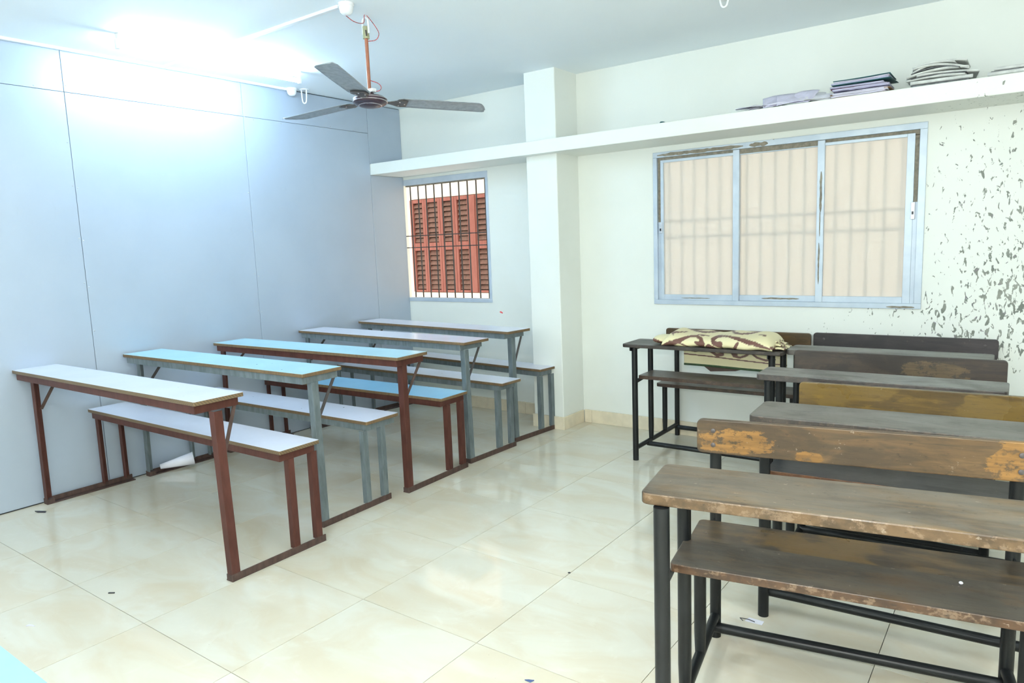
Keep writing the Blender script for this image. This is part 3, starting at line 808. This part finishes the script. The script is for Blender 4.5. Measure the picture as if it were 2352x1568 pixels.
# ------------------------------------------------------------------ folded mat on the far desk
CREAM = (.78, .71, .44); MAROON = (.115, .030, .030)
def stroke_col(px, py, strokes):
    jag = .012*math.sin(px*95)*0
    for pts in strokes:
        for (x0, y0, w0), (x1, y1, w1) in zip(pts, pts[1:]):
            dx, dy = x1-x0, y1-y0; L2 = dx*dx+dy*dy
            u = max(0, min(1, ((px-x0)*dx+(py-y0)*dy)/L2)) if L2 else 0
            d = math.hypot(px-x0-u*dx, py-y0-u*dy)
            if d < (w0+(w1-w0)*u)*.5: return MAROON
    return CREAM
S_TOP = [
 [(395, 250, 16), (500, 222, 44), (600, 195, 46), (690, 160, 30), (760, 138, 20), (820, 140, 30), (858, 165, 40), (858, 205, 46), (815, 225, 64), (795, 210, 40)],
 [(1500, 252, 16), (1400, 215, 46), (1310, 190, 46), (1220, 162, 30), (1150, 145, 18), (1080, 138, 18), (1010, 148, 32), (975, 175, 40), (975, 210, 50), (1020, 222, 64), (1050, 205, 36)],
 [(830, 275, 20), (915, 235, 40), (985, 275, 20)], [(870, 268, 30), (960, 268, 30)],
 [(590, 200, 16), (640, 228, 22), (700, 262, 16)], [(1230, 200, 16), (1185, 235, 22), (1130, 268, 16)],
 [(570, 98, 26), (620, 96, 18), (700, 92, 8)], [(575, 98, 20), (590, 125, 10)],
 [(690, 55, 8), (780, 82, 16), (880, 98, 18), (960, 95, 18), (1010, 80, 22), (1000, 62, 10)],
 [(1150, 85, 20), (1190, 108, 18), (1260, 122, 16), (1340, 118, 16), (1440, 98, 10)],
 [(830, 122, 6), (880, 132, 12), (940, 136, 6)],
 [(300, 105, 26), (340, 140, 56), (385, 215, 22)],
 [(1520, 245, 26), (1560, 230, 16)], [(1590, 245, 22), (1600, 215, 16)], [(1640, 235, 18), (1660, 215, 16)],
 [(1440, 130, 8), (1500, 140, 12)],
]
S_FLAP = [
 [(610, 333, 14), (900, 362, 14), (1300, 410, 14), (1800, 470, 14)],
 [(630, 262, 20), (680, 292, 24), (750, 305, 26), (830, 292, 18), (880, 275, 10)],
 [(870, 285, 20), (930, 318, 22), (985, 350, 34), (1040, 338, 44), (1050, 308, 24), (1015, 312, 16)],
 [(1190, 340, 30), (1150, 320, 40), (1165, 355, 30), (1225, 374, 24), (1290, 350, 26), (1330, 315, 18)],
 [(1340, 320, 18), (1400, 370, 22), (1490, 402, 24), (1570, 392, 30)], [(1540, 345, 44), (1560, 352, 30)],
]
def paint(o, fn):
    me = o.data; at = me.color_attributes.new('pattern', 'FLOAT_COLOR', 'POINT')
    for i, v in enumerate(me.vertices): at.data[i].color = (*fn(i, v.co), 1)
def mat():
    t = thing('woven_mat', 'folded cream and maroon woven plastic mat lying on the far wooden desk', 'mat', (2.0, 2.80, .769), R(1.1))
    # top folded layers: s along the width, q from the front bottom edge over the top to the back
    nu, nv = 170, 46; wdt = .665
    prof = [(0.01, 0.002), (-.012, .014), (-.014, .034), (.004, .054), (.045, .070), (.12, .080), (.19, .084), (.235, .072), (.252, .042), (.245, .014), (.23, .002)]
    def pr(q):
        k = q*(len(prof)-1); i = min(int(k), len(prof)-2); u = k-i
        p0, p1, p2, p3 = prof[max(i-1, 0)], prof[i], prof[i+1], prof[min(i+2, len(prof)-1)]
        return [.5*((2*p1[c]) + (p2[c]-p0[c])*u + (2*p0[c]-5*p1[c]+4*p2[c]-p3[c])*u*u + (3*p1[c]-p0[c]-3*p2[c]+p3[c])*u**3) for c in (0, 1)]
    uv = []
    def P(s, q):
        y, z = pr(q); e = min(1, s/.10, (1-s)/.07); e = max(0, e)
        k = math.sqrt(1-(1-e)**2)
        z = z*(.30 + .70*k) + .006*math.sin(s*9+1)*k*(z > .03) + .004*math.sin(s*23)*k
        x = .135 + wdt*s - .045*(y)/.25*0
        return (x, y + .01*math.sin(s*5), max(z, .001))
    m = MB().grid(P, nu, nv)
    top = m.build('mat_fold', M['mat'], t, smooth=True)
    def colr(i, co):
        s, q = (i//(nv+1))/nu, (i % (nv+1))/nv
        v = max(0, min(1.2, (co.z*.99 + co.y*.132)/.106))
        px = 395 + (1510-395)*s + v*(130*(1-s) + 110*s)
        py = (248 + 24*s) - v*(190*(1-s) + 150*s)
        return stroke_col(px, py, S_TOP)
    paint(top, colr)
    # rolled layer sticking out on the left
    nu2, nv2 = 40, 30
    def P2(s, q):
        x = .055 + .13*s; k = math.sqrt(max(0, 1-(1-min(1, s/.55))**2)); a = q*2*math.pi
        return (x, .095 + .075*math.cos(a)*(.75+.25*k), .030 + .030*math.sin(a)*(.45+.55*k))
    m = MB().grid(P2, nu2, nv2)
    r = m.build('mat_roll', M['mat'], t, smooth=True)
    def c2(i, co):
        s = (i//(nv2+1))/nu2; q = (i % (nv2+1))/nv2
        return MAROON if abs((q*2*math.pi - 3.6) - (s-.4)*1.6) < .42 and q > .3 else CREAM
    paint(r, c2)
    # thin layers poking out at the right end
    for k, (z0, ln, yo) in enumerate(((.004, .085, .03), (.018, .06, .05), (.034, .03, .07))):
        n1, n2 = 22, 12
        def P3(s, q, z0=z0, ln=ln, yo=yo):
            return (.77 + ln*s, yo + .15*q, z0 + .010*math.sin(s*2.6) + .004*math.sin(q*9+k))
        o = MB().grid(P3, n1, n2).build('mat_layer', M['mat'], t, smooth=True, solid=.008)
        paint(o, lambda i, co, n2=n2, n1=n1: MAROON if math.sin((i % (n2+1))/n2*16 + (i//(n2+1))/n1*7) > .35 else CREAM)
    # hanging flap behind the desk, with its green binding
    x0, x1 = 2.158, 2.800
    X0, Y0, Z0 = 2.0, 2.80, .769
    nu3, nv3 = 150, 60; yf = 3.092
    def zb(s): return .612 - .012*s
    def P4(s, q):
        zt = .744
        z = zt + (zb(s)-zt)*q
        return (x0 + (x1-x0)*s - X0, yf - Y0 + .008*math.sin(s*7)*q + .006*q, z - Z0)
    fp = MB().grid(P4, nu3, nv3).build('mat_flap', M['mat'], t, smooth=True, solid=.006)
    def c4(i, co):
        s, q = (i//(nv3+1))/nu3, (i % (nv3+1))/nv3
        px = 620 + s*(1690-620); ybot = 440 + (px-620)*.094
        ytop = 262 - 40 + (px-620)*.03 + 10
        return stroke_col(px, ytop + (ybot-ytop)*q, S_FLAP)
    paint(fp, c4)
    MB().tube([(x0-X0 + (x1-x0)*k/20, yf-Y0+.008*math.sin(k/20*7)+.006, zb(k/20)-Z0) for k in range(21)], .008, 8).build('mat_binding', M['green_bind'], t, smooth=True)
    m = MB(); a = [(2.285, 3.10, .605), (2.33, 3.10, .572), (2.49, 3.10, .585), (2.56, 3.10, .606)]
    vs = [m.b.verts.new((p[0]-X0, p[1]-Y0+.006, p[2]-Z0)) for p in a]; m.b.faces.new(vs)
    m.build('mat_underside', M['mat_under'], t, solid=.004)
mat()

# ------------------------------------------------------------------ papers on the ledge
ZS = 2.1632
def sheet(name, cx, cy, z, lx, ly, th, rz, amp, seed, mat, label, group, bend=0.0, rx=0.0, ry=0.0, cat='paper'):
    rnd = random.Random(seed); a, b, c = rnd.uniform(2, 5), rnd.uniform(2, 6), rnd.uniform(0, 6)
    def P(u, v):
        x, y = (u-.5)*lx, (v-.5)*ly
        zz = amp*(math.sin(u*a+c)*math.sin(v*b+c*2)) + bend*(1-(2*u-1)**2) + amp*.4*math.sin(u*17+c)*math.sin(v*3)
        return (x, y, zz)
    o = MB().grid(P, 24, 8).build(name, mat, None, smooth=True)
    md = o.modifiers.new('thickness', 'SOLIDIFY'); md.thickness = th; md.offset = 1
    o.location = (cx, cy, z); o.rotation_euler = (rx, ry, rz)
    return tag(o, label, cat, group)
ORD = ['bottom', 'second', 'third', 'fourth', 'fifth', 'sixth', 'seventh', 'eighth', 'ninth', 'tenth', 'eleventh', 'twelfth', 'topmost']
rnd = random.Random(5)
for k in range(11):
    u = k/10 if k < 6 else rnd.uniform(.25, .8)
    x = 2.56 + .33*((k*7) % 11)/10
    rx = .12 + .34*math.exp(-((x-2.77)/.12)**2)*rnd.uniform(.75, 1.1); ly = rnd.uniform(.15, .18)
    sheet('paper_sheet', x, 3.275 + .004*k, ZS + .006 + .5*ly*math.sin(rx) + k*.0012, rnd.uniform(.20, .28), ly, .0010, rnd.uniform(-.35, .35), .010, 30+k, M['paper_lilac' if k % 3 == 1 else 'paper'],
          ('lowest' if k == 0 else 'topmost' if k == 10 else ORD[k] + ' from the bottom') + ' crumpled sheet of the loose white heap on the ledge', 'loose crumpled sheets on the ledge', .010, rx, rnd.uniform(-.10, .10))
sheet('paper_sheet', 2.42, 3.30, ZS+.003, .22, .21, .0012, .1, .002, 77, M['paper'], 'flat white paper sheet at the left end of the heap on the ledge', 'loose crumpled sheets on the ledge')
sheet('paper_sheet', 2.90, 3.30, ZS+.012, .17, .20, .0012, .3, .008, 78, M['paper_grey'], 'greyish crumpled sheet between the white heap and the paper bundle on the ledge', 'loose crumpled sheets on the ledge', .01)
z = ZS
specs = [('folder_brown', .006), ('wad', .012), ('paper', .008), ('folder_brown', .004), ('wad', .010), ('wad2', .011), ('folder_maroon', .003), ('wad', .010), ('wad2', .009), ('folder_green', .003), ('wad2', .010), ('wad', .008), ('folder_green', .004)]
for k, (mm, th) in enumerate(specs):
    top = k == len(specs)-1
    kind = 'folder' if 'folder' in mm else 'paper wad'
    label = ('dark green folder on top of the paper bundle on the ledge' if top else (ORD[k] + (' ' if k == 0 else ' layer from the bottom, a ') + kind + ', in the paper bundle on the ledge'))
    lx = rnd.uniform(.262, .290) if 'folder' not in mm else rnd.uniform(.285, .305)
    sheet('paper_folder', 3.128 + rnd.uniform(-.010, .010) + .006*(k > 8), 3.312 + rnd.uniform(-.010, .010), z, lx, .215, th*.86, rnd.uniform(-.05, .05), .0022, 100+k, M[mm], label, 'paper bundle on the ledge', cat='folder' if kind == 'folder' else 'paper')
    z += th
z = ZS
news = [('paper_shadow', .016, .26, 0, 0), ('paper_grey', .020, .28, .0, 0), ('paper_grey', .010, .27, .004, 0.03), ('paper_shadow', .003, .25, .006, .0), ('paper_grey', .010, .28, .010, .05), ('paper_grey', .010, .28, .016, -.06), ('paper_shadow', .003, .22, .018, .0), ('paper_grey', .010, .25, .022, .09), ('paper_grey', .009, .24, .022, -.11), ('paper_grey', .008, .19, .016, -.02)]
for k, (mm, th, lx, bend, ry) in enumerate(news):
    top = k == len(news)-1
    label = ('topmost' if top else ORD[k] + ('' if k == 0 else ' from the bottom')) + (' shadow-dark' if 'shadow' in mm else ' grey') + ' folded newspaper in the sagging stack on the ledge'
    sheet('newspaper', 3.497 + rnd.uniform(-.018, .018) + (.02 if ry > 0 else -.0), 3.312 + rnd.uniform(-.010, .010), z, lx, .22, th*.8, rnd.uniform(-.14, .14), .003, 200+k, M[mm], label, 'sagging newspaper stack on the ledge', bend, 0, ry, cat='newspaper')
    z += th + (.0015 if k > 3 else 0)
z = ZS
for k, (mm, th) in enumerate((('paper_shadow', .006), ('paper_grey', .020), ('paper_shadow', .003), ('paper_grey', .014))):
    lab2 = ('bottom shadow-dark newspaper', 'thick grey newspaper', 'thin shadow-dark newspaper', 'topmost grey newspaper')[k] + ' of the flat stack at the right end of the ledge'
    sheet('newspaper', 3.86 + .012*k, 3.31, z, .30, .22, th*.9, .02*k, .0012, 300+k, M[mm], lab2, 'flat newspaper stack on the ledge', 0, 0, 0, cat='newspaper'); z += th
sc_ = MB().prism([(0, 0), (.03, .004), (.045, .0), (.03, .010), (.012, .012)], 'y', 0, .02).build('leaf_scrap', M['folder_green']); sc_.location = (1.95, 3.19, ZS)
tag(sc_, 'small dark green scrap lying alone on the ledge right of the column', 'scrap')

# ------------------------------------------------------------------ small things on floor, seats and wall
def scrap(name, pts, loc, rz, mat, label, h=.002, cat='scrap'):
    o = MB().prism(pts, 'z', 0, h).build(name, mat); o.location = loc; o.rotation_euler = (0, 0, rz)
    return tag(o, label, cat)
def paper_roll():
    t = thing('paper_roll', 'white rolled paper lying behind the first bench against the partition', 'paper', (0, 0, 0))
    a, b = Vector((-.690, 1.06, .040)), Vector((-.595, 1.245, .066))
    m = MB(); n = 20
    d = (b-a).normalized(); e1 = d.orthogonal().normalized(); e2 = d.cross(e1)
    V = []
    for i in range(46):
        th = i*.32; row = []
        for k, p in enumerate((a, a.lerp(b, .5), b)):
            r = (.011 + .009*k) + .0007*i*.35*(1+k)*.5
            row.append(m.b.verts.new(p + r*(math.cos(th)*e1 + math.sin(th)*e2)))
        V.append(row)
    for p, q in zip(V, V[1:]):
        for k in range(2): m.b.faces.new((p[k], q[k], q[k+1], p[k+1]))
    m.build('rolled_sheet', M['paper'], t, smooth=True, solid=.0006)
paper_roll()
scrap('paper_tag', [(0, 0), (.062, -.006), (.066, .022), (.012, .030)], (3.155, 1.255, .0005), R(8), M['paper'], 'white paper tag on the floor between the two nearest wooden desks', .0015, 'paper')
MB_string = MB().tube([(3.150, 1.250, .003), (3.135, 1.262, .004), (3.165, 1.268, .004), (3.19, 1.262, .004)], .0015, 6).build('string', M['black_scrap'])
tag(MB_string, 'short black string beside the white paper tag on the floor', 'string')
scrap('plastic_scrap', [(0, 0), (.03, .012), (.062, .05), (.05, .055), (.02, .022)], (-.62, .285, .0005), R(-20), M['black_scrap'], 'curled black plastic scrap on the floor beside the partition', .006)
scrap('pencil_stub', [(0, 0), (.026, .004), (.026, .009), (0, .005)], (.815, .040, .0005), R(25), M['black_scrap'], 'tiny dark pencil stub on the floor left of centre', .004, 'pencil')
scrap('paper_scrap', [(0, 0), (.018, .004), (.04, .0), (.02, .010), (.004, .012)], (.815, -.272, .0005), R(30), M['paper_lilac'], 'tiny lilac paper scrap on the floor near the cyan seat corner', .002, 'paper')
scrap('wrapper', [(0, 0), (.022, -.004), (.030, .010), (.012, .006)], (2.675, .512, .0005), R(10), M['blue_scrap'], 'small blue wrapper on the floor at the bottom of the picture', .003)
scrap('crumpled_paper', [(0, 0), (.03, -.006), (.05, .006), (.04, .022), (.012, .018)], (3.62, 1.225, .0005), R(5), M['paper_grey'], 'small crumpled paper under the rail of the nearest wooden desk', .010, 'paper')
scrap('eraser_crumb', [(0, 0), (.008, 0), (.011, .006), (.003, .009)], (2.392, 1.240, .0005), 0, M['black_scrap'], 'black speck on the joint of the floor tiles in the aisle', .003, 'crumb')
ch = MB().lathe([(.001, 0), (.004, .002), (.005, .004), (.003, .007), (.001, .0075)], seg=12).build('chalk_pellet', M['paper'], smooth=True)
ch.location = (3.855, .715, .5615); tag(ch, 'white chalk pellet on the shelf of the nearest wooden desk', 'chalk')
rs = MB().prism([(0, 0), (.03, -.010), (.034, -.002), (.014, .010), (.002, .008)], 'y', 0, -.0015).build('sticker', M['red_scrap']); rs.location = (.305, YB-.0002, .855)
tag(rs, 'tiny red sticker on the back wall below the grilled window', 'sticker')
